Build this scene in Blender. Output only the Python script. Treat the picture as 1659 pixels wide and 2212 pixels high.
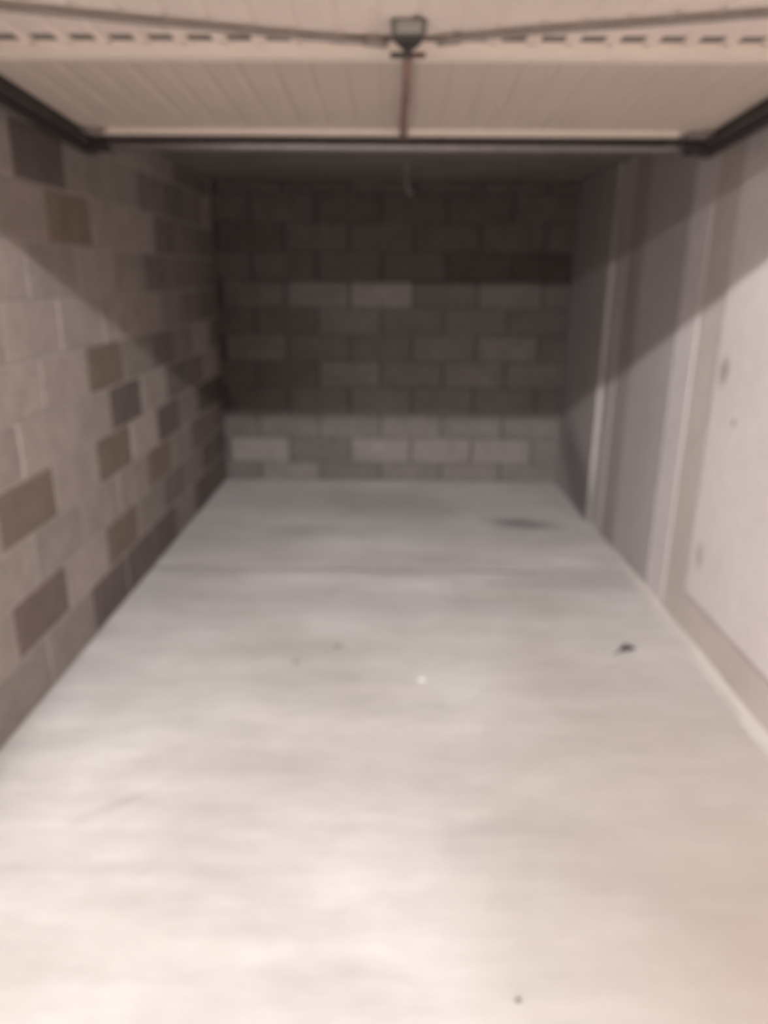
import bpy, bmesh, math, random
from mathutils import Vector, Matrix

for o in list(bpy.data.objects):
    bpy.data.objects.remove(o)
S = bpy.context.scene
C = S.collection
random.seed(7)

# ------------------------------------------------------------------ camera
EYE = 1.545
PITCH, YAW, ROLL = math.radians(17.58), math.radians(0.667), math.radians(0.45)
cam_d = bpy.data.cameras.new('camera')
cam = bpy.data.objects.new('camera', cam_d)
C.objects.link(cam)
cam_d.sensor_fit = 'VERTICAL'
cam_d.sensor_height = 36.0
cam_d.lens = 36.0 * 1597.0 / 2212.0
cam_d.clip_start = 0.02
cam_d.clip_end = 60
fwd = Vector((-math.sin(YAW) * math.cos(PITCH), math.cos(YAW) * math.cos(PITCH), -math.sin(PITCH)))
right = Vector((math.cos(YAW), math.sin(YAW), 0))
up = right.cross(fwd)
r2 = right * math.cos(ROLL) + up * math.sin(ROLL)
u2 = up * math.cos(ROLL) - right * math.sin(ROLL)
cam.matrix_world = Matrix(((r2.x, u2.x, -fwd.x, 0), (r2.y, u2.y, -fwd.y, 0), (r2.z, u2.z, -fwd.z, EYE), (0, 0, 0, 1)))
cam_d.dof.use_dof = True            # the phone focused far too near: the whole garage is soft
cam_d.dof.focus_distance = 0.45
cam_d.dof.aperture_fstop = 4.2
S.camera = cam

# ------------------------------------------------------------------ world, exposure
wd = bpy.data.worlds.new('dim_hall_air')
S.world = wd
wd.use_nodes = True
wd.node_tree.nodes['Background'].inputs[0].default_value = (1.0, 0.86, 0.76, 1)
wd.node_tree.nodes['Background'].inputs[1].default_value = 0.004
S.view_settings.view_transform = 'Standard'
S.view_settings.look = 'None'
S.view_settings.gamma = 1.0
S.view_settings.use_curve_mapping = False
S.view_settings.exposure = 0.0

# the two tube lamps of the parking hall: (centre, tube length, strength, colour)
LAMP_NEAR = ((-0.45, -2.00, 3.40), 1.2, 2800.0, (1.0, 0.995, 1.0))
LAMP_FAR = ((-1.90, -5.55, 3.20), 1.5, 1200.0, (1.0, 0.985, 0.98))

# ------------------------------------------------------------------ measures (metres)
XW = 1.325            # side walls
YB = 5.71             # back wall
ZC = 2.20             # garage ceiling
Y0 = 1.25             # inner face of the front wall
DY0, DZ0 = 1.30, 2.168   # near edge of the raised door (underside)
DY1, DZ1 = 3.045, 2.056   # far edge
DS = (DZ1 - DZ0) / (DY1 - DY0)
def dz(y): return DZ0 + DS * (y - DY0)

# ------------------------------------------------------------------ materials
def mat(name):
    m = bpy.data.materials.new(name)
    m.use_nodes = True
    nt = m.node_tree
    return m, nt, nt.nodes['Principled BSDF']

def N(nt, typ, **kw):
    n = nt.nodes.new(typ)
    for k, v in kw.items():
        setattr(n, k, v)
    return n

def L(nt, a, b): nt.links.new(a, b)

def coords(nt, scale, world=True):
    """position in metres (world or object) times a scale"""
    if world:
        g = N(nt, 'ShaderNodeNewGeometry').outputs['Position']
    else:
        g = N(nt, 'ShaderNodeTexCoord').outputs['Object']
    mp = N(nt, 'ShaderNodeMapping')
    mp.inputs['Scale'].default_value = scale
    L(nt, g, mp.inputs['Vector'])
    return mp.outputs['Vector']

def noise(nt, vec, scale, detail=4, rough=0.6):
    n = N(nt, 'ShaderNodeTexNoise')
    n.inputs['Scale'].default_value = scale
    n.inputs['Detail'].default_value = detail
    n.inputs['Roughness'].default_value = rough
    L(nt, vec, n.inputs['Vector'])
    return n.outputs['Fac']

def remap(nt, v, a, b, c, d):
    n = N(nt, 'ShaderNodeMapRange')
    n.inputs['From Min'].default_value = a
    n.inputs['From Max'].default_value = b
    n.inputs['To Min'].default_value = c
    n.inputs['To Max'].default_value = d
    L(nt, v, n.inputs['Value'])
    return n.outputs['Result']

def mul(nt, col, fac):
    """colour times a grey factor"""
    n = N(nt, 'ShaderNodeMix', data_type='RGBA', blend_type='MULTIPLY')
    n.inputs['Factor'].default_value = 1.0
    L(nt, col, n.inputs['A'])
    L(nt, fac, n.inputs['B'])
    return n.outputs['Result']

def mixc(nt, fac, a, b):
    n = N(nt, 'ShaderNodeMix', data_type='RGBA')
    L(nt, fac, n.inputs['Factor'])
    for s, v in (('A', a), ('B', b)):
        if isinstance(v, tuple):
            n.inputs[s].default_value = (*v, 1)
        else:
            L(nt, v, n.inputs[s])
    return n.outputs['Result']

def bump(nt, b, h, strength, dist):
    n = N(nt, 'ShaderNodeBump')
    n.inputs['Strength'].default_value = strength
    n.inputs['Distance'].default_value = dist
    L(nt, h, n.inputs['Height'])
    L(nt, n.outputs['Normal'], b.inputs['Normal'])

def math_(nt, op, a, b=None):
    n = N(nt, 'ShaderNodeMath', operation=op)
    for i, v in enumerate((a, b)):
        if v is None:
            continue
        if isinstance(v, (int, float)):
            n.inputs[i].default_value = v
        else:
            L(nt, v, n.inputs[i])
    return n.outputs[0]

def rgb(nt, c):
    n = N(nt, 'ShaderNodeRGB')
    n.outputs[0].default_value = (*c, 1)
    return n.outputs[0]

def spot(nt, cx, cy, rx, ry, soft, wob, axes='XY', ang=0.0):
    """0..1 mask of a stain with an uneven outline at a place of the surface"""
    g = N(nt, 'ShaderNodeNewGeometry').outputs['Position']
    sep = N(nt, 'ShaderNodeSeparateXYZ')
    L(nt, g, sep.inputs[0])
    a = math_(nt, 'SUBTRACT', sep.outputs[axes[0]], cx)
    b = math_(nt, 'SUBTRACT', sep.outputs[axes[1]], cy)
    if ang:
        ca, sa = math.cos(ang), math.sin(ang)
        a, b = (math_(nt, 'ADD', math_(nt, 'MULTIPLY', a, ca), math_(nt, 'MULTIPLY', b, sa)),
                math_(nt, 'SUBTRACT', math_(nt, 'MULTIPLY', b, ca), math_(nt, 'MULTIPLY', a, sa)))
    a = math_(nt, 'DIVIDE', a, rx)
    b = math_(nt, 'DIVIDE', b, ry)
    d = math_(nt, 'SQRT', math_(nt, 'ADD', math_(nt, 'MULTIPLY', a, a), math_(nt, 'MULTIPLY', b, b)))
    n = noise(nt, coords(nt, (1, 1, 1)), 5.0, 3)
    d = math_(nt, 'ADD', d, math_(nt, 'MULTIPLY', math_(nt, 'SUBTRACT', n, 0.5), wob))
    return remap(nt, d, 1.0 - soft, 1.0 + soft, 1.0, 0.0)

def plain(name, col, rough=0.7, metal=0.0, var=0.08, scale=20.0, bmp=0.0):
    m, nt, b = mat(name)
    n = noise(nt, coords(nt, (1, 1, 1), False), scale)
    c = mul(nt, rgb(nt, col), remap(nt, n, 0.3, 0.7, 1 - var, 1 + var))
    L(nt, c, b.inputs['Base Color'])
    b.inputs['Roughness'].default_value = rough
    b.inputs['Metallic'].default_value = metal
    if bmp:
        bump(nt, b, n, 0.4, bmp)
    return m

def block_material():
    """grey aggregate block; each block's own shade comes from its object colour"""
    m, nt, b = mat('concrete_block')
    oi = N(nt, 'ShaderNodeObjectInfo')
    v = coords(nt, (1, 1, 1))
    cl = noise(nt, v, 9.0, 4, 0.65)
    fn = noise(nt, v, 90.0, 3, 0.7)
    c = mul(nt, oi.outputs['Color'], remap(nt, cl, 0.3, 0.7, 0.86, 1.12))
    c = mul(nt, c, remap(nt, fn, 0.3, 0.7, 0.88, 1.1))
    L(nt, c, b.inputs['Base Color'])
    b.inputs['Roughness'].default_value = 0.95
    b.inputs['Specular IOR Level'].default_value = 0.2
    bump(nt, b, fn, 0.6, 0.004)
    return m

def floor_material():
    m, nt, b = mat('screed_floor')
    v = coords(nt, (1, 1, 1))
    big = noise(nt, v, 1.1, 4, 0.55)
    streak = noise(nt, coords(nt, (0.55, 2.6, 1)), 2.6, 5, 0.62)
    fine = noise(nt, coords(nt, (0.8, 2.0, 1)), 9.0, 4, 0.6)
    c = mixc(nt, remap(nt, big, 0.35, 0.65, 0, 1), (0.465, 0.425, 0.395), (0.575, 0.535, 0.515))
    c = mul(nt, c, remap(nt, streak, 0.32, 0.68, 0.89, 1.07))
    c = mul(nt, c, remap(nt, fine, 0.3, 0.7, 0.94, 1.05))
    # stains, scuffs, a darker slanting band, the smoother far patch and painted light
    for (x, y, rx, ry, so, wo, ang, dk) in (
            (0.86, 4.66, 0.20, 0.10, 0.6, 0.9, -0.25, 0.50),
            (-0.62, 4.45, 0.20, 0.13, 0.7, 0.9, 0.2, 0.80),
            (1.02, 3.72, 0.36, 0.14, 0.7, 0.9, 0.1, 0.84),
            (0.1, 5.05, 0.9, 0.2, 0.7, 0.9, 0.0, 0.86),
            (-0.7, 3.45, 0.7, 0.16, 0.7, 0.9, 0.05, 0.90),
            (0.2, 3.35, 0.6, 0.10, 0.7, 0.9, 0.0, 0.93),
            (-0.35, 2.05, 0.75, 0.05, 0.7, 0.8, 0.03, 0.93),
            (-0.2, 1.80, 0.7, 0.03, 0.7, 0.8, -0.04, 0.93),
            (-0.72, 1.62, 0.28, 0.025, 0.6, 0.6, 0.0, 0.92),
            (-0.83, 1.88, 0.02, 0.11, 0.6, 0.6, -0.9, 0.86),
            (0.80, 1.50, 0.45, 0.10, 0.8, 0.8, -0.75, 0.86),  # slanting darker band at the front right
            (0.95, 2.1, 0.5, 0.6, 0.8, 0.6, 0.0, 0.93)):
        k = spot(nt, x, y, rx, ry, so, wo, 'XY', ang)
        c = mul(nt, c, remap(nt, k, 0, 1, 1.0, dk))
    for (x, y, rx, ry, so, wo, li) in (
            (-0.05, 3.62, 0.75, 0.16, 0.4, 0.5, 1.10),
            (1.02, 3.95, 0.13, 0.06, 0.6, 0.8, 1.18),
            (-0.1, 4.15, 0.75, 0.12, 0.6, 0.8, 1.08),
            (-1.05, 2.10, 0.16, 0.05, 0.5, 0.9, 1.08),
            (-0.95, 1.62, 0.75, 0.55, 0.7, 0.7, 1.13)):  # brighter lamplight at the front left, put into the floor colour
        k = spot(nt, x, y, rx, ry, so, wo, 'XY')
        c = mul(nt, c, remap(nt, k, 0, 1, 1.0, li))
    # beige dust right of the entrance, with the lamp's falloff mixed into its colour
    k = spot(nt, 1.02, 1.2, 0.62, 1.25, 0.75, 0.7, 'XY', -0.12)
    c = mixc(nt, math_(nt, 'MULTIPLY', k, 0.75), c, (0.385, 0.315, 0.268))
    L(nt, c, b.inputs['Base Color'])
    b.inputs['Roughness'].default_value = 0.8
    b.inputs['Specular IOR Level'].default_value = 0.3
    bump(nt, b, fine, 0.3, 0.004)
    return m

def render_material(name, col, dirt, marks=()):
    """cement render / paint on the right wall, with blotches"""
    m, nt, b = mat(name)
    v = coords(nt, (1, 1, 0.6))
    n1 = noise(nt, v, 2.4, 4, 0.6)
    n2 = noise(nt, v, 22.0, 4, 0.6)
    c = mixc(nt, remap(nt, n1, 0.35, 0.68, 0, 1), col, dirt)
    c = mul(nt, c, remap(nt, n2, 0.3, 0.7, 0.95, 1.04))
    for (y, z, ry, rz, so, wo, ang, dk) in marks:
        k = spot(nt, y, z, ry, rz, so, wo, 'YZ', ang)
        c = mixc(nt, k, c, dk)
    L(nt, c, b.inputs['Base Color'])
    b.inputs['Roughness'].default_value = 0.9
    b.inputs['Specular IOR Level'].default_value = 0.2
    bump(nt, b, n2, 0.3, 0.003)
    return m

M = {}
M['block'] = block_material()
M['mortar'] = plain('mortar', (0.45, 0.39, 0.355), 0.95, var=0.12, scale=8, bmp=0.003)
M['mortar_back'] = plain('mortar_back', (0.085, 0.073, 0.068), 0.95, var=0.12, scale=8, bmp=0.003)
M['floor'] = floor_material()
M['slab'] = plain('slab_concrete', (0.20, 0.170, 0.153), 0.9, var=0.15, scale=3, bmp=0.002)
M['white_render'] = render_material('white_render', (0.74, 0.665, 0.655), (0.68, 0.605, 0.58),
    ((3.00, 1.20, 0.035, 0.05, 0.5, 0.8, 0.2, (0.40, 0.355, 0.33)),
     (2.85, 1.02, 0.012, 0.016, 0.5, 0.5, 0, (0.34, 0.30, 0.29)),
     (2.98, 0.42, 0.03, 0.05, 0.6, 0.8, 0, (0.48, 0.43, 0.40)),
     (2.76, 1.86, 0.045, 0.10, 0.5, 0.6, 0, (0.55, 0.20, 0.22))))
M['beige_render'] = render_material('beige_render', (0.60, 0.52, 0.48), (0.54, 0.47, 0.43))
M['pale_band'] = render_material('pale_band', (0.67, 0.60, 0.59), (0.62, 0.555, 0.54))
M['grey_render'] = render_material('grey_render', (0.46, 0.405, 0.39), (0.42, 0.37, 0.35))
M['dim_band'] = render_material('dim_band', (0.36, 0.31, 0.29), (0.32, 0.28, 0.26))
M['rear_render'] = render_material('rear_render', (0.36, 0.32, 0.31), (0.32, 0.285, 0.275),
    ((5.05, 0.22, 0.62, 0.20, 0.45, 0.5, 0.42, (0.20, 0.178, 0.17)),))  # darker slanting patch low on the rear panel
M['fillet'] = plain('pale_mortar_fillet', (0.58, 0.52, 0.48), 0.9, var=0.08, scale=6, bmp=0.002)
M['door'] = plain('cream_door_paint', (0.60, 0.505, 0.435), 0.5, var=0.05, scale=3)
M['door_light'] = plain('pale_cream_door', (0.79, 0.675, 0.595), 0.5, var=0.05, scale=3)  # near sheet has a lighter base colour than the far one
M['door_white'] = plain('white_door_paint', (0.80, 0.695, 0.60), 0.45, var=0.03, scale=5)
M['dark_steel'] = plain('dark_steel', (0.055, 0.046, 0.043), 0.6, 0.3, var=0.2)
M['galv'] = plain('galvanised_steel', (0.25, 0.22, 0.218), 0.30, 0.9, var=0.12, scale=30)
M['slot'] = plain('slot_shade', (0.20, 0.16, 0.14), 0.9)  # dark plates standing in for the shade inside the vent slots
M['lock_grey'] = plain('grey_lock_case', (0.33, 0.30, 0.275), 0.5, 0.2)
M['lock_side'] = plain('dim_lock_case', (0.20, 0.185, 0.165), 0.6, 0.2)
M['lock_dark'] = plain('black_lock_plastic', (0.05, 0.042, 0.036), 0.6)
M['rust'] = plain('rust_brown_rod', (0.27, 0.17, 0.15), 0.7, 0.2, var=0.2)
M['red_tip'] = plain('red_brown_cap', (0.13, 0.05, 0.045), 0.7)
M['cable'] = plain('grey_cable', (0.27, 0.225, 0.20), 0.6)
M['leaf'] = plain('dry_leaf', (0.07, 0.055, 0.042), 0.9, var=0.25)
M['crumb'] = plain('dark_crumb', (0.25, 0.22, 0.20), 0.95)
M['pale_crumb'] = plain('pale_crumb', (0.62, 0.59, 0.52), 0.95)
M['hook'] = plain('pale_hook', (0.50, 0.46, 0.44), 0.5, 0.3)
M['hall'] = plain('hall_paint', (0.36, 0.32, 0.29), 0.9, var=0.05, scale=1)
M['lamp_body'] = plain('white_lamp_body', (0.7, 0.68, 0.65), 0.5)

def glow(name, col, strength):
    m, nt, b = mat(name)
    e = N(nt, 'ShaderNodeEmission')
    e.inputs[0].default_value = (*col, 1)
    e.inputs[1].default_value = strength
    L(nt, e.outputs[0], nt.nodes['Material Output'].inputs['Surface'])
    return m

# ------------------------------------------------------------------ mesh helpers
def add_box(bm, x0, x1, y0, y1, z0, z1, bev=0.0):
    vs = [bm.verts.new((x, y, z)) for x in (x0, x1) for y in (y0, y1) for z in (z0, z1)]
    fs = []
    for q in ((0, 1, 3, 2), (4, 6, 7, 5), (0, 4, 5, 1), (2, 3, 7, 6), (0, 2, 6, 4), (1, 5, 7, 3)):
        fs.append(bm.faces.new([vs[i] for i in q]))
    if bev:
        es = list({e for f in fs for e in f.edges})
        bmesh.ops.bevel(bm, geom=es, offset=bev, segments=1, affect='EDGES', profile=0.5)

def add_tube(bm, pts, rad, seg=10, cap=True):
    pts = [Vector(p) for p in pts]
    rings = []
    for i, p in enumerate(pts):
        a = pts[max(i - 1, 0)]
        c = pts[min(i + 1, len(pts) - 1)]
        d = (c - a).normalized()
        u = d.cross(Vector((0, 0, 1)))
        if u.length < 1e-3:
            u = d.cross(Vector((1, 0, 0)))
        u.normalize()
        w = u.cross(d)
        r = rad[i] if isinstance(rad, (list, tuple)) else rad
        rings.append([bm.verts.new(p + (u * math.cos(t) + w * math.sin(t)) * r)
                      for t in [2 * math.pi * k / seg for k in range(seg)]])
    for A, B in zip(rings, rings[1:]):
        for k in range(seg):
            bm.faces.new((A[k], A[(k + 1) % seg], B[(k + 1) % seg], B[k]))
    if cap:
        bm.faces.new(rings[0][::-1])
        bm.faces.new(rings[-1])

def mesh_of(name, bm, m):
    bmesh.ops.recalc_face_normals(bm, faces=bm.faces)
    me = bpy.data.meshes.new(name)
    bm.to_mesh(me)
    bm.free()
    if m:
        me.materials.append(m)
    return me

def obj(name, bm, m, parent=None, smooth=False, loc=(0, 0, 0)):
    me = bm if isinstance(bm, bpy.types.Mesh) else mesh_of(name, bm, m)
    if smooth:
        for p in me.polygons:
            p.use_smooth = True
    o = bpy.data.objects.new(name, me)
    C.objects.link(o)
    o.location = loc
    if parent:
        o.parent = parent
    return o

def tag(o, label, cat, group=None):
    o['label'] = label
    o['category'] = cat
    if group:
        o['group'] = group
    return o

def thing(name, label, cat, loc=(0, 0, 0), group=None):
    o = bpy.data.objects.new(name, None)
    o.empty_display_size = 0.1
    C.objects.link(o)
    o.location = loc
    return tag(o, label, cat, group)

def struct(o, label, cat):
    o['kind'] = 'structure'
    return tag(o, label, cat)

def boxes(*bb, bev=0.0):
    bm = bmesh.new()
    for b in bb:
        add_box(bm, *b, bev=bev)
    return bm

# ------------------------------------------------------------------ shell
bm = bmesh.new()
add_box(bm, -6.0, 6.0, -8.0, 6.0, -0.15, 0.0)
floor = struct(obj('floor', bm, M['floor']), 'pale streaky concrete floor running from the hall into the garage', 'floor')
# the pour joint across the far bay: a thin raised lip of screed
jb = bmesh.new()
pts = [(-1.30 + 0.21 * k, 3.80 + 0.012 * math.sin(k * 1.7)) for k in range(11)]
for (xa, ya), (xb, yb) in zip(pts, pts[1:]):
    v = [jb.verts.new(p) for p in ((xa, ya - .010, 0), (xb, yb - .010, 0), (xb, yb, .004), (xa, ya, .004), (xa, ya + .012, 0), (xb, yb + .012, 0))]
    jb.faces.new((v[0], v[1], v[2], v[3]))
    jb.faces.new((v[3], v[2], v[5], v[4]))
obj('pour_joint', jb, M['slab'], floor)

struct(obj('ceiling', boxes((-1.60, 1.60, Y0, 6.0, ZC, ZC + 0.2)), M['slab']), 'dark bare concrete slab over the garage', 'ceiling')

# front wall: two jambs and the lintel around the door opening, one mesh
struct(obj('wall_front', boxes((-6.0, -1.18, 1.05, Y0, 0, 3.6), (1.18, 6.0, 1.05, Y0, 0, 3.6), (-1.18, 1.18, 1.05, Y0, 2.31, 3.6)), M['hall']),
       'front wall of the hall with the garage opening in it', 'wall')
# the parking hall behind the photographer
struct(obj('ceiling_2', boxes((-6.0, 6.0, -8.0, 1.05, 3.5, 3.7)), M['hall']), 'painted slab over the parking hall', 'ceiling')
struct(obj('wall_behind', boxes((-6.0, 6.0, -8.2, -8.0, 0, 3.7)), M['hall']), 'plain wall on the far side of the parking hall', 'wall')

# ------------------------------------------------------------------ block walls
def block_mesh(name, l, h):
    """block with chamfered face edges; local x = along the wall, y = out of the wall (face at 0), z up"""
    bm = bmesh.new()
    c = 0.003
    a = [bm.verts.new(p) for p in ((c, 0, c), (l - c, 0, c), (l - c, 0, h - c), (c, 0, h - c))]
    b = [bm.verts.new(p) for p in ((0, -c, 0), (l, -c, 0), (l, -c, h), (0, -c, h))]
    d = [bm.verts.new(p) for p in ((0, -.03, 0), (l, -.03, 0), (l, -.03, h), (0, -.03, h))]
    bm.faces.new(a)
    for P, Q in ((a, b), (b, d)):
        for i in range(4):
            bm.faces.new((P[i], P[(i + 1) % 4], Q[(i + 1) % 4], Q[i]))
    bm.faces.new(d[::-1])
    return mesh_of(name, bm, M['block'])

_mesh = {}
def put_block(parent, kind, s0, s1, z0, z1, col, place):
    l, h = round(s1 - s0, 3), round(z1 - z0, 3)
    key = (kind, l, h)
    if key not in _mesh:
        _mesh[key] = block_mesh('block', l, h)
    o = bpy.data.objects.new('block', _mesh[key])
    C.objects.link(o)
    o.parent = parent
    o.color = (*col, 1)
    place(o, s0, z0)
    return o

JOINT = 0.009
PITCH_Z = 0.205

def shade(base, k): return tuple(c * k for c in base)

LB = (0.430, 0.365, 0.330)       # ordinary left wall block
BROWN = (0.250, 0.192, 0.158)    # darker, browner block
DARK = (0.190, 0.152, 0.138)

left = struct(obj('wall_left', boxes((-XW - 0.25, -XW - 0.0025, Y0, YB + 0.25, 0, ZC)), M['mortar']),
              'left garage wall of bare grey blocks with scattered darker ones', 'wall')
def place_left(o, s, z):
    # local +y (face) -> world +x, local x -> world -y
    o.rotation_euler = (0, 0, -math.pi / 2)
    o.location = (-XW + random.uniform(-.0007, .0007), s, z)
# dark blocks read off the photograph: (course, y inside the block) -> colour
ODD_LEFT = {(1, 2.55): (0.22, 0.170, 0.150), (1, 3.40): BROWN, (1, 3.85): shade(LB, .72), (2, 4.1): BROWN, (3, 2.55): (0.25, 0.195, 0.160),
            (3, 3.45): shade(BROWN, 1.02), (3, 4.35): DARK, (3, 4.8): shade(LB, .7), (4, 3.65): DARK, (5, 3.45): BROWN, (5, 3.88): shade(LB, .74),
            (9, 3.15): DARK, (9, 3.6): shade(LB, .85), (8, 2.75): shade(LB, .95), (7, 3.0): shade(LB, .92), (8, 3.3): shade(BROWN, 1.2),
            (2, 4.5): shade(LB, .75), (5, 4.8): shade(LB, .75), (6, 4.4): shade(LB, .8)}
for r in range(11):
    z0 = 0.02 + PITCH_Z * r + JOINT / 2 if r else 0.004
    z1 = min(0.02 + PITCH_Z * (r + 1) - JOINT / 2, ZC - .004)
    if z1 - z0 < .03:
        continue
    ph = 2.34 if r % 2 else 2.555
    y = ph - 0.44 * 3
    while y < YB - 0.02:
        ya, yb = max(y + JOINT / 2, Y0 + .004), min(y + 0.44 - JOINT / 2, YB - .006)
        y += 0.44
        if yb - ya < .03:
            continue
        k = random.uniform(.87, 1.09)
        col = shade(LB, k)
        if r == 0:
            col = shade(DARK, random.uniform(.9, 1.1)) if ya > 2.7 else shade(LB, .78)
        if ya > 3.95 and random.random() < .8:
            col = shade((0.285, 0.240, 0.218), random.uniform(.8, 1.05))   # far end: some darker blocks, plus the light's falloff painted into their colour
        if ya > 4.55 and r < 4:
            col = shade(DARK, random.uniform(.85, 1.2))  # shade of the low far corner painted into the block colour
        for (rr, yy), cc in ODD_LEFT.items():
            if rr == r and ya <= yy <= yb:
                col = cc
        # place_left turns local +x to world -y, so the block starts at its far end
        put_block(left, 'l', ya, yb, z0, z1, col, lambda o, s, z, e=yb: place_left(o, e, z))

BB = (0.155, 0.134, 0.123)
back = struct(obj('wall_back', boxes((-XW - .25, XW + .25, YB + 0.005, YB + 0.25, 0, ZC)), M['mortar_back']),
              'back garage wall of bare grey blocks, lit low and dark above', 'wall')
def place_back(o, s, z):
    o.rotation_euler = (0, 0, math.pi)
    o.location = (s, YB + random.uniform(-.002, .002), z)
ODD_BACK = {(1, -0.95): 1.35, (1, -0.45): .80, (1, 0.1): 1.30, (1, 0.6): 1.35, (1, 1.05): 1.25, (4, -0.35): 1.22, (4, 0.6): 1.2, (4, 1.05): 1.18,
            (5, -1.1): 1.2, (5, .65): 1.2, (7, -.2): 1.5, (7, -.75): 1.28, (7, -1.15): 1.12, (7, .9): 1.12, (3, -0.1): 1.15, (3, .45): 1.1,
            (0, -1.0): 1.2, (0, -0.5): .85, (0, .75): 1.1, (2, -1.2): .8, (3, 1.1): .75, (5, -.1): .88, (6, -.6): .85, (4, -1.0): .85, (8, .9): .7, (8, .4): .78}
BEDGE = -0.0525
PITCH_B = 0.1975
for r in range(12):
    z0 = max(BEDGE + PITCH_B * r + JOINT / 2, 0.004)
    z1 = min(BEDGE + PITCH_B * (r + 1) - JOINT / 2, ZC - .004)
    if z1 - z0 < .03:
        continue
    ph = -1.05 if r % 2 == 0 else -0.81
    x = ph - 0.475 * 2
    while x < XW:
        xa, xb = max(x + 0.012, -XW + .004), min(x + 0.475 - 0.012, XW - .004)
        x += 0.475
        if xb - xa < .03:
            continue
        k = random.uniform(.88, 1.10)
        for (rr, xx), cc in ODD_BACK.items():
            if rr == r and xa <= xx <= xb:
                k = cc
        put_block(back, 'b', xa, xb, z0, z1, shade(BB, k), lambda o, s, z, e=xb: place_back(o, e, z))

# ------------------------------------------------------------------ right wall: rendered panels and bands on a rendered wall
rw = struct(obj('wall_right', boxes((XW + 0.004, XW + 0.26, Y0, YB + 0.25, 0, ZC)), M['beige_render']),
            'right garage wall in pale cement render with upright bands', 'wall')
def panel(y0, y1, z0, z1, x, m, label):
    o = obj('render_panel', boxes((x, XW + 0.006, y0, y1, z0, z1), bev=0.0015), M[m], rw)
    o['label'] = label
    return o
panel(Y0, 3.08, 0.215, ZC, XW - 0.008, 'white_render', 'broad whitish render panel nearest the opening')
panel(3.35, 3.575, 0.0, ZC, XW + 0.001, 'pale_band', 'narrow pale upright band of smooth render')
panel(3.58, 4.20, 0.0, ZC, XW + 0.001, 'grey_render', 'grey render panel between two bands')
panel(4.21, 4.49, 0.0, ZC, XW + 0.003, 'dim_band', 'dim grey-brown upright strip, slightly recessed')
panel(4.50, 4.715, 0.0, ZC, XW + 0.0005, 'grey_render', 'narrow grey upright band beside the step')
panel(4.72, YB, 0.0, ZC, XW - 0.030, 'rear_render', 'thicker dim rear panel with a dark patch low down')

fb = bmesh.new()
ys = [1.26 + 0.16 * k for k in range(19)]
prev = None
for i, y in enumerate(ys):
    w = 0.034 + 0.006 * math.sin(i * 2.1) - 0.004 * max(0, i - 13)
    h = 0.026 + 0.004 * math.sin(i * 1.3 + 1) - 0.002 * max(0, i - 13)
    cur = [fb.verts.new(p) for p in ((XW + .012, y, 0), (XW - w, y, 0), (XW - w * .65, y, h * .8), (XW - w * .1, y, h), (XW + .012, y, h * 1.1))]
    if prev:
        for a in range(5):
            b2 = (a + 1) % 5
            fb.faces.new((prev[a], prev[b2], cur[b2], cur[a]))
    else:
        fb.faces.new(cur)
    prev = cur
fb.faces.new(prev[::-1])
struct(obj('baseboard_right', fb, M['fillet']), 'pale mortar fillet along the foot of the right wall', 'fillet')

# ------------------------------------------------------------------ raised up-and-over door (inside face looking down)
door = thing('garage_door', 'cream ribbed steel garage door raised flat overhead', 'garage door', (0, DY0, DZ0))
DIN = Matrix.Translation(Vector((0, -DY0, -DZ0)))
def dobj(name, bm, m, parent=door, smooth=False, label=None):
    """part built in world space, stored relative to the door's origin"""
    bm.transform(DIN)
    o = obj(name, bm, M[m] if isinstance(m, str) else m, parent, smooth)
    if label:
        o['label'] = label
    return o

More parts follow.
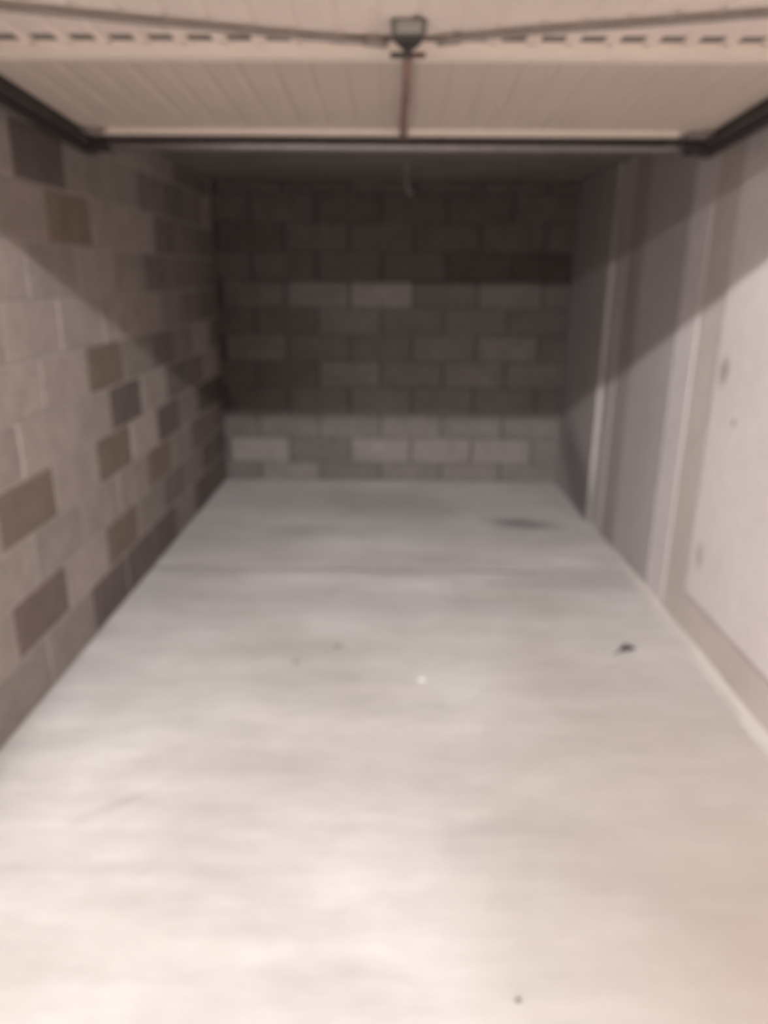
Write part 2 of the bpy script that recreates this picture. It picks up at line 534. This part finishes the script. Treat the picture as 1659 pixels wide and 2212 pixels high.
DW = 1.150                     # half width of the sheet
PIT = 0.0985
N_PAN = 23
SLOT_Y = (2.098, 2.142)
SLOT_W = 0.062
x_first = -N_PAN * PIT / 2
RIB = 0.005
Y_SPLIT = 2.185                # the two sheets meet above the cross rail
def P(x, y, dzz): return (x, y, dz(y) + dzz)
def sheet(name, y0, y1, slots, m, label):
    b = bmesh.new()
    def quad(*pp): b.faces.new([b.verts.new(p) for p in pp])
    ydiv = [y0, SLOT_Y[0], SLOT_Y[1], y1] if slots else [y0, y1]
    def strip(x0, x1, h0, h1):
        for ya, yb in zip(ydiv, ydiv[1:]):
            quad(P(x0, ya, h0), P(x1, ya, h1), P(x1, yb, h1), P(x0, yb, h0))
    def pan(x0, x1):
        if not slots:
            return strip(x0, x1, 0, 0)
        c, d = (x0 + x1) / 2 - SLOT_W / 2, (x0 + x1) / 2 + SLOT_W / 2
        for i, (ya, yb) in enumerate(zip(ydiv, ydiv[1:])):
            if i != 1:
                quad(P(x0, ya, 0), P(x1, ya, 0), P(x1, yb, 0), P(x0, yb, 0))
                continue
            quad(P(x0, ya, 0), P(c, ya, 0), P(c, yb, 0), P(x0, yb, 0))
            quad(P(d, ya, 0), P(x1, ya, 0), P(x1, yb, 0), P(d, yb, 0))
            rim = [P(c, ya, 0), P(d, ya, 0), P(d, yb, 0), P(c, yb, 0)]
            for p, q in zip(rim, rim[1:] + rim[:1]):        # turned-up lips around the slot
                quad(p, q, (q[0], q[1], q[2] + .003), (p[0], p[1], p[2] + .003))
    for k in range(N_PAN):
        xa = x_first + k * PIT
        strip(xa, xa + .012, RIB, 0.0)
        pan(xa + .012, xa + PIT - .020)
        strip(xa + PIT - .020, xa + PIT - .008, 0.0, RIB)
        strip(xa + PIT - .008, xa + PIT, RIB, RIB)
    xl, xr, H = -DW - .012, DW + .012, .022
    strip(xl, x_first, 0.0, RIB)
    strip(x_first + N_PAN * PIT, xr, RIB, 0.0)
    quad(P(xl, y0, H), P(xr, y0, H), P(xr, y1, H), P(xl, y1, H))      # outer skin and folded edges
    for y in (y0, y1):
        quad(P(xl, y, 0), P(xr, y, 0), P(xr, y, H), P(xl, y, H))
    for x in (xl, xr):
        quad(P(x, y0, 0), P(x, y1, 0), P(x, y1, H), P(x, y0, H))
    bmesh.ops.remove_doubles(b, verts=b.verts, dist=1e-5)
    return dobj(name, b, m, label=label)
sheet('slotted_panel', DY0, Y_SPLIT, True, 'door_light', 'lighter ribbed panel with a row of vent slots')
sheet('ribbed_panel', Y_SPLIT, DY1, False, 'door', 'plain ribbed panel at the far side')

sl = mesh_of('vent_slot', boxes((-SLOT_W / 2 + .0005, SLOT_W / 2 - .0005, -.0212, .0212, 0, .003)), M['slot'])
for k in range(N_PAN):
    xc = x_first + k * PIT + (.012 + PIT - .020) / 2
    ym = sum(SLOT_Y) / 2
    o = obj('vent_slot', sl, None, door, loc=(xc, ym - DY0, dz(ym) + .001 - DZ0))
    o.rotation_euler = (math.atan(DS), 0, 0)

def hat(y0, y1, h, x0, x1, m, name, fl=0.0):
    """folded rail across the door: flat under-face at depth h, sloping webs"""
    b = bmesh.new()
    prof = [(y0 - fl, .001), (y0, -h), (y1, -h), (y1 + fl, .001)]
    A = [b.verts.new((x0, y, dz(y) + q)) for y, q in prof]
    B = [b.verts.new((x1, y, dz(y) + q)) for y, q in prof]
    for i in range(4):
        j = (i + 1) % 4
        b.faces.new((A[i], A[j], B[j], B[i]))
    b.faces.new(A[::-1])
    b.faces.new(B)
    return dobj(name, b, m)
hat(2.170, 2.206, 0.026, -DW + .02, DW - .02, 'door_white', 'cross_rail', .004)
hat(2.990, 3.015, 0.016, -1.085, 1.03, 'door_white', 'top_rail', .004)
hat(1.31, 1.35, 0.004, -DW + .02, DW - .02, 'door_white', 'bottom_rail', .004)
for sx in (-1, 1):
    b = bmesh.new()
    x0, x1 = sx * (DW - .002), sx * (DW + .030)
    for ya, yb in ((DY0, 2.2), (2.2, DY1)):
        pass
    prof = [(x0, .0), (x0, -.030), (x1, -.036), (x1, .02)]
    A = [b.verts.new((x, DY0 + .01, dz(DY0) + q)) for x, q in prof]
    B = [b.verts.new((x, DY1 + .015, dz(DY1) + q)) for x, q in prof]
    for i in range(4):
        j = (i + 1) % 4
        b.faces.new((A[i], A[j], B[j], B[i]))
    b.faces.new(A[::-1])
    b.faces.new(B)
    dobj('side_stile', b, 'dark_steel', label='dark steel edge stile of the door')
    # corner gusset: small folded plate at the far corner
    b = bmesh.new()
    add_box(b, min(sx * 1.06, sx * 1.148), max(sx * 1.06, sx * 1.148), 2.975, 3.035, dz(3.0) - .014, dz(3.0) + .0, bev=.003)
    dobj('corner_bracket', b, 'cable', label='grey corner bracket')

# lock in the middle of the door
LX = 0.026
ly0, ly1 = 1.990, 2.050
zt = dz(2.005)
b = bmesh.new()
add_box(b, LX - .042, LX + .042, ly0, ly1, zt - .034, zt + .001, bev=.004)
case = dobj('lock_case', b, 'lock_side', label='grey box lock in the middle of the door')
b = bmesh.new()
add_box(b, LX - .028, LX + .028, ly0 - .004, ly0 + .001, zt - .030, zt - .004, bev=.002)
dobj('lock_plate', b, 'lock_grey', case, label='pale face plate')
b = bmesh.new()          # dark tapered gear housing under the case
A = [b.verts.new(p) for p in ((LX - .040, ly0 + .003, zt - .034), (LX + .040, ly0 + .003, zt - .034), (LX + .030, ly1 + .012, zt - .034), (LX - .030, ly1 + .012, zt - .034))]
B = [b.verts.new(p) for p in ((LX - .034, ly0 + .010, zt - .040), (LX + .034, ly0 + .010, zt - .040), (LX + .014, ly1 + .014, zt - .046), (LX - .014, ly1 + .014, zt - .046))]
b.faces.new(A)
b.faces.new(B[::-1])
for i in range(4):
    b.faces.new((A[i], A[(i + 1) % 4], B[(i + 1) % 4], B[i]))
dobj('gear_housing', b, 'lock_dark', case, label='black tapered housing')
b = bmesh.new()
add_box(b, LX - .010, LX + .010, 2.04, 2.095, zt - .056, zt - .030, bev=.003)
dobj('latch_arm', b, 'lock_dark', case, label='black arm')
b = bmesh.new()
add_box(b, LX - .044, LX + .010, 2.072, 2.094, zt - .058, zt - .049, bev=.002)
dobj('turn_bar', b, 'lock_dark', case, label='dark cross bar')
b = bmesh.new()
add_box(b, LX + .010, LX + .044, 2.073, 2.093, zt - .0575, zt - .0495, bev=.002)
dobj('bar_tip', b, 'red_tip', case, label='red-brown end of the cross bar')
b = bmesh.new()
rp = [(LX, 2.09, dz(2.09) - .048), (LX + .001, 2.37, dz(2.37) - .042), (LX - .002, 2.70, dz(2.70) - .036), (LX - .003, 3.02, dz(3.02) - .028)]
add_tube(b, rp, .0115, 10)
dobj('latch_rod', b, 'rust', door, True, 'rust-brown rod running to the far edge')
def cable(pts, name='lock_cable'):
    b = bmesh.new()
    add_tube(b, pts, [.0085] * len(pts), 8)
    add_tube(b, [pts[0], tuple(Vector(pts[0]) + (Vector(pts[1]) - Vector(pts[0])).normalized() * .06)], .0115, 10)
    dobj(name, b, 'cable', door, True, 'grey sleeved cable running out to the door side')
def cp(x, y, h=.012): return (x, y, dz(y) - h)
cable([cp(LX - .050, 2.110), cp(-.16, 2.087), cp(-.313, 2.052), cp(-.604, 1.983), cp(-.892, 1.909), cp(-1.12, 1.85)])
cable([cp(LX + .072, 2.100), cp(.18, 2.075), cp(.322, 2.036), cp(.58, 1.984), cp(.83, 1.930), cp(1.12, 1.87)])

# ------------------------------------------------------------------ track: two side rails hung from the slab, tied by a rear cross tube
track = thing('door_track', 'dark steel side tracks tied by a galvanised cross tube under the ceiling', 'door track', (0, 3.13, 2.03))
TIN = Matrix.Translation(Vector((0, -3.13, -2.03)))
def tobj(name, b, m, smooth=False, label=None):
    b.transform(TIN)
    o = obj(name, b, M[m], track, smooth)
    if label:
        o['label'] = label
    return o
for sx in (-1, 1):
    b = bmesh.new()      # C-shaped guide rail, open towards the door
    xo, xi = sx * 1.236, sx * 1.190
    prof = [(xi, .024), (xo, .024), (xo, -.024), (xi, -.024), (xi, -.019), (xo - sx * .005, -.019), (xo - sx * .005, .019), (xi, .019)]
    ends = []
    for y in (1.262, 3.22):
        zc = dz(y) - .012 - (.0 if y < 2 else .006)
        ends.append([b.verts.new((x, y, zc + q)) for x, q in prof])
    A, B = ends
    for i in range(8):
        j = (i + 1) % 8
        b.faces.new((A[i], A[j], B[j], B[i]))
    b.faces.new(A[::-1])
    b.faces.new(B)
    tobj('side_track', b, 'dark_steel')
    b = bmesh.new()      # strap hanger up to the slab
    hx = sx * 1.240
    add_box(b, min(hx, hx + sx * .004), max(hx, hx + sx * .004), 3.15, 3.18, dz(3.17) - .03, ZC + .001)
    add_box(b, min(hx, hx - sx * .04), max(hx, hx - sx * .04), 3.15, 3.18, ZC - .004, ZC + .001)
    tobj('hanger_strap', b, 'dark_steel')
    b = bmesh.new()      # roller bracket joining tube and track
    add_box(b, min(sx * 1.10, sx * 1.19), max(sx * 1.10, sx * 1.19), 3.105, 3.155, 2.000, 2.052, bev=.008)
    tobj('tube_bracket', b, 'dark_steel', label='dark bracket at the tube end')
b = bmesh.new()
tp = [(-1.16, 3.13, 2.034), (-1.10, 3.13, 2.030), (-1.02, 3.13, 2.027), (0, 3.13, 2.026), (1.0, 3.13, 2.028), (1.06, 3.13, 2.031), (1.15, 3.13, 2.036)]
add_tube(b, tp, .021, 16)
tobj('cross_tube', b, 'galv', True, 'dull galvanised cross tube')

# small pale hook under the dark ceiling, in line with the rod
b = bmesh.new()
hk = [(0, 0, 0), (0, 0, -.07), (.004, 0, -.125), (.014, 0, -.150), (.028, 0, -.153), (.036, 0, -.135)]
add_tube(b, hk, .006, 8)
add_box(b, -.022, .022, -.012, .012, -.006, .001)
tag(obj('ceiling_hook', b, M['hook'], None, True, (0.067, 5.0, ZC)), 'small pale hook hanging from the dark ceiling behind the cross tube', 'hook')

# ------------------------------------------------------------------ litter on the floor
b = bmesh.new()
n = 9
top, bot = [], []
for i in range(n):
    t = i / (n - 1)
    w = .020 * math.sin(math.pi * min(1, t * 1.05)) ** .7 * (1 + .25 * math.sin(i * 2.3))
    zc = .006 + .014 * math.sin(math.pi * t) + .004 * math.sin(i * 1.9)
    x = -.040 + .08 * t
    top.append([b.verts.new((x, y, zc + h)) for y, h in ((-w, .008), (0, 0), (w, .010))])
    bot.append([b.verts.new((x, y, max(zc + h - .003, 0))) for y, h in ((-w, .008), (0, 0), (w, .010))])
for i in range(n - 1):
    for k in range(2):
        b.faces.new((top[i][k], top[i + 1][k], top[i + 1][k + 1], top[i][k + 1]))
        b.faces.new((bot[i][k], bot[i][k + 1], bot[i + 1][k + 1], bot[i + 1][k]))
    b.faces.new((top[i][0], bot[i][0], bot[i + 1][0], top[i + 1][0]))
    b.faces.new((top[i][2], top[i + 1][2], bot[i + 1][2], bot[i][2]))
b.faces.new((top[0][0], top[0][1], top[0][2], bot[0][2], bot[0][1], bot[0][0]))
b.faces.new((bot[-1][0], bot[-1][1], bot[-1][2], top[-1][2], top[-1][1], top[-1][0]))
lf = tag(obj('dry_leaf', b, M['leaf'], None, True, (1.028, 2.895, 0)), 'dark curled dry leaf on the floor near the right wall', 'leaf')
lf.rotation_euler = (0, 0, .35)
b = bmesh.new()
add_tube(b, [(-.040, 0, .008), (-.055, -.004, .010), (-.070, .002, .004)], .0022, 6)
obj('leaf_stalk', b, M['leaf'], lf)

def crumb(name, x, y, sx, sy, sz, m, label, cat):
    b = bmesh.new()
    bmesh.ops.create_icosphere(b, subdivisions=2, radius=1.0)
    rr = random.Random(name + str(x))
    for v in b.verts:
        k = 1 + rr.uniform(-.22, .22)
        v.co = Vector((v.co.x * sx * k, v.co.y * sy * k, max(v.co.z * sz * k + sz * .75, 0)))
    return tag(obj(name, b, M[m], None, False, (x, y, 0)), label, cat)
crumb('mortar_crumb', -0.231, 2.905, .022, .010, .007, 'crumb', 'flat grey crumb of mortar on the mid floor, the farther of two', 'crumb')
crumb('mortar_crumb', -0.396, 2.760, .013, .012, .008, 'crumb', 'round grey crumb of mortar on the mid floor, nearer the opening', 'crumb')
crumb('plaster_chip', 0.125, 2.640, .020, .012, .006, 'pale_crumb', 'whitish plaster chip lying right of the two grey crumbs', 'chip')
crumb('pebble', 0.295, 1.252, .008, .007, .005, 'crumb', 'tiny grey pebble on the bright floor at the front', 'pebble')

# ------------------------------------------------------------------ tube lamps in the parking hall (behind the photographer)
def lamp(spec, label, turn=0.0):
    (x, y, z), ln, st, col = spec
    t = thing('ceiling_light', label, 'light', (x, y, z), 'tube lights under the hall slab')
    t.rotation_euler = (0, 0, turn)
    obj('lamp_housing', boxes((-ln / 2 - .04, ln / 2 + .04, -.045, .045, .022, 3.501 - z)), M['lamp_body'], t)
    b = bmesh.new()
    add_tube(b, [(-ln / 2, 0, 0), (ln / 2, 0, 0)], .019, 12)
    obj('tube', b, glow('tube_glow', col, st), t, True)
    for s in (-1, 1):
        obj('tube_holder', boxes((s * (ln / 2 + .014) - .013, s * (ln / 2 + .014) + .013, -.022, .022, -.024, .024)), M['lamp_body'], t)
lamp(LAMP_NEAR, 'white tube light on the hall ceiling just before the garage', math.radians(-9))
lamp(LAMP_FAR, 'white tube light on the hall ceiling farther back to the left')
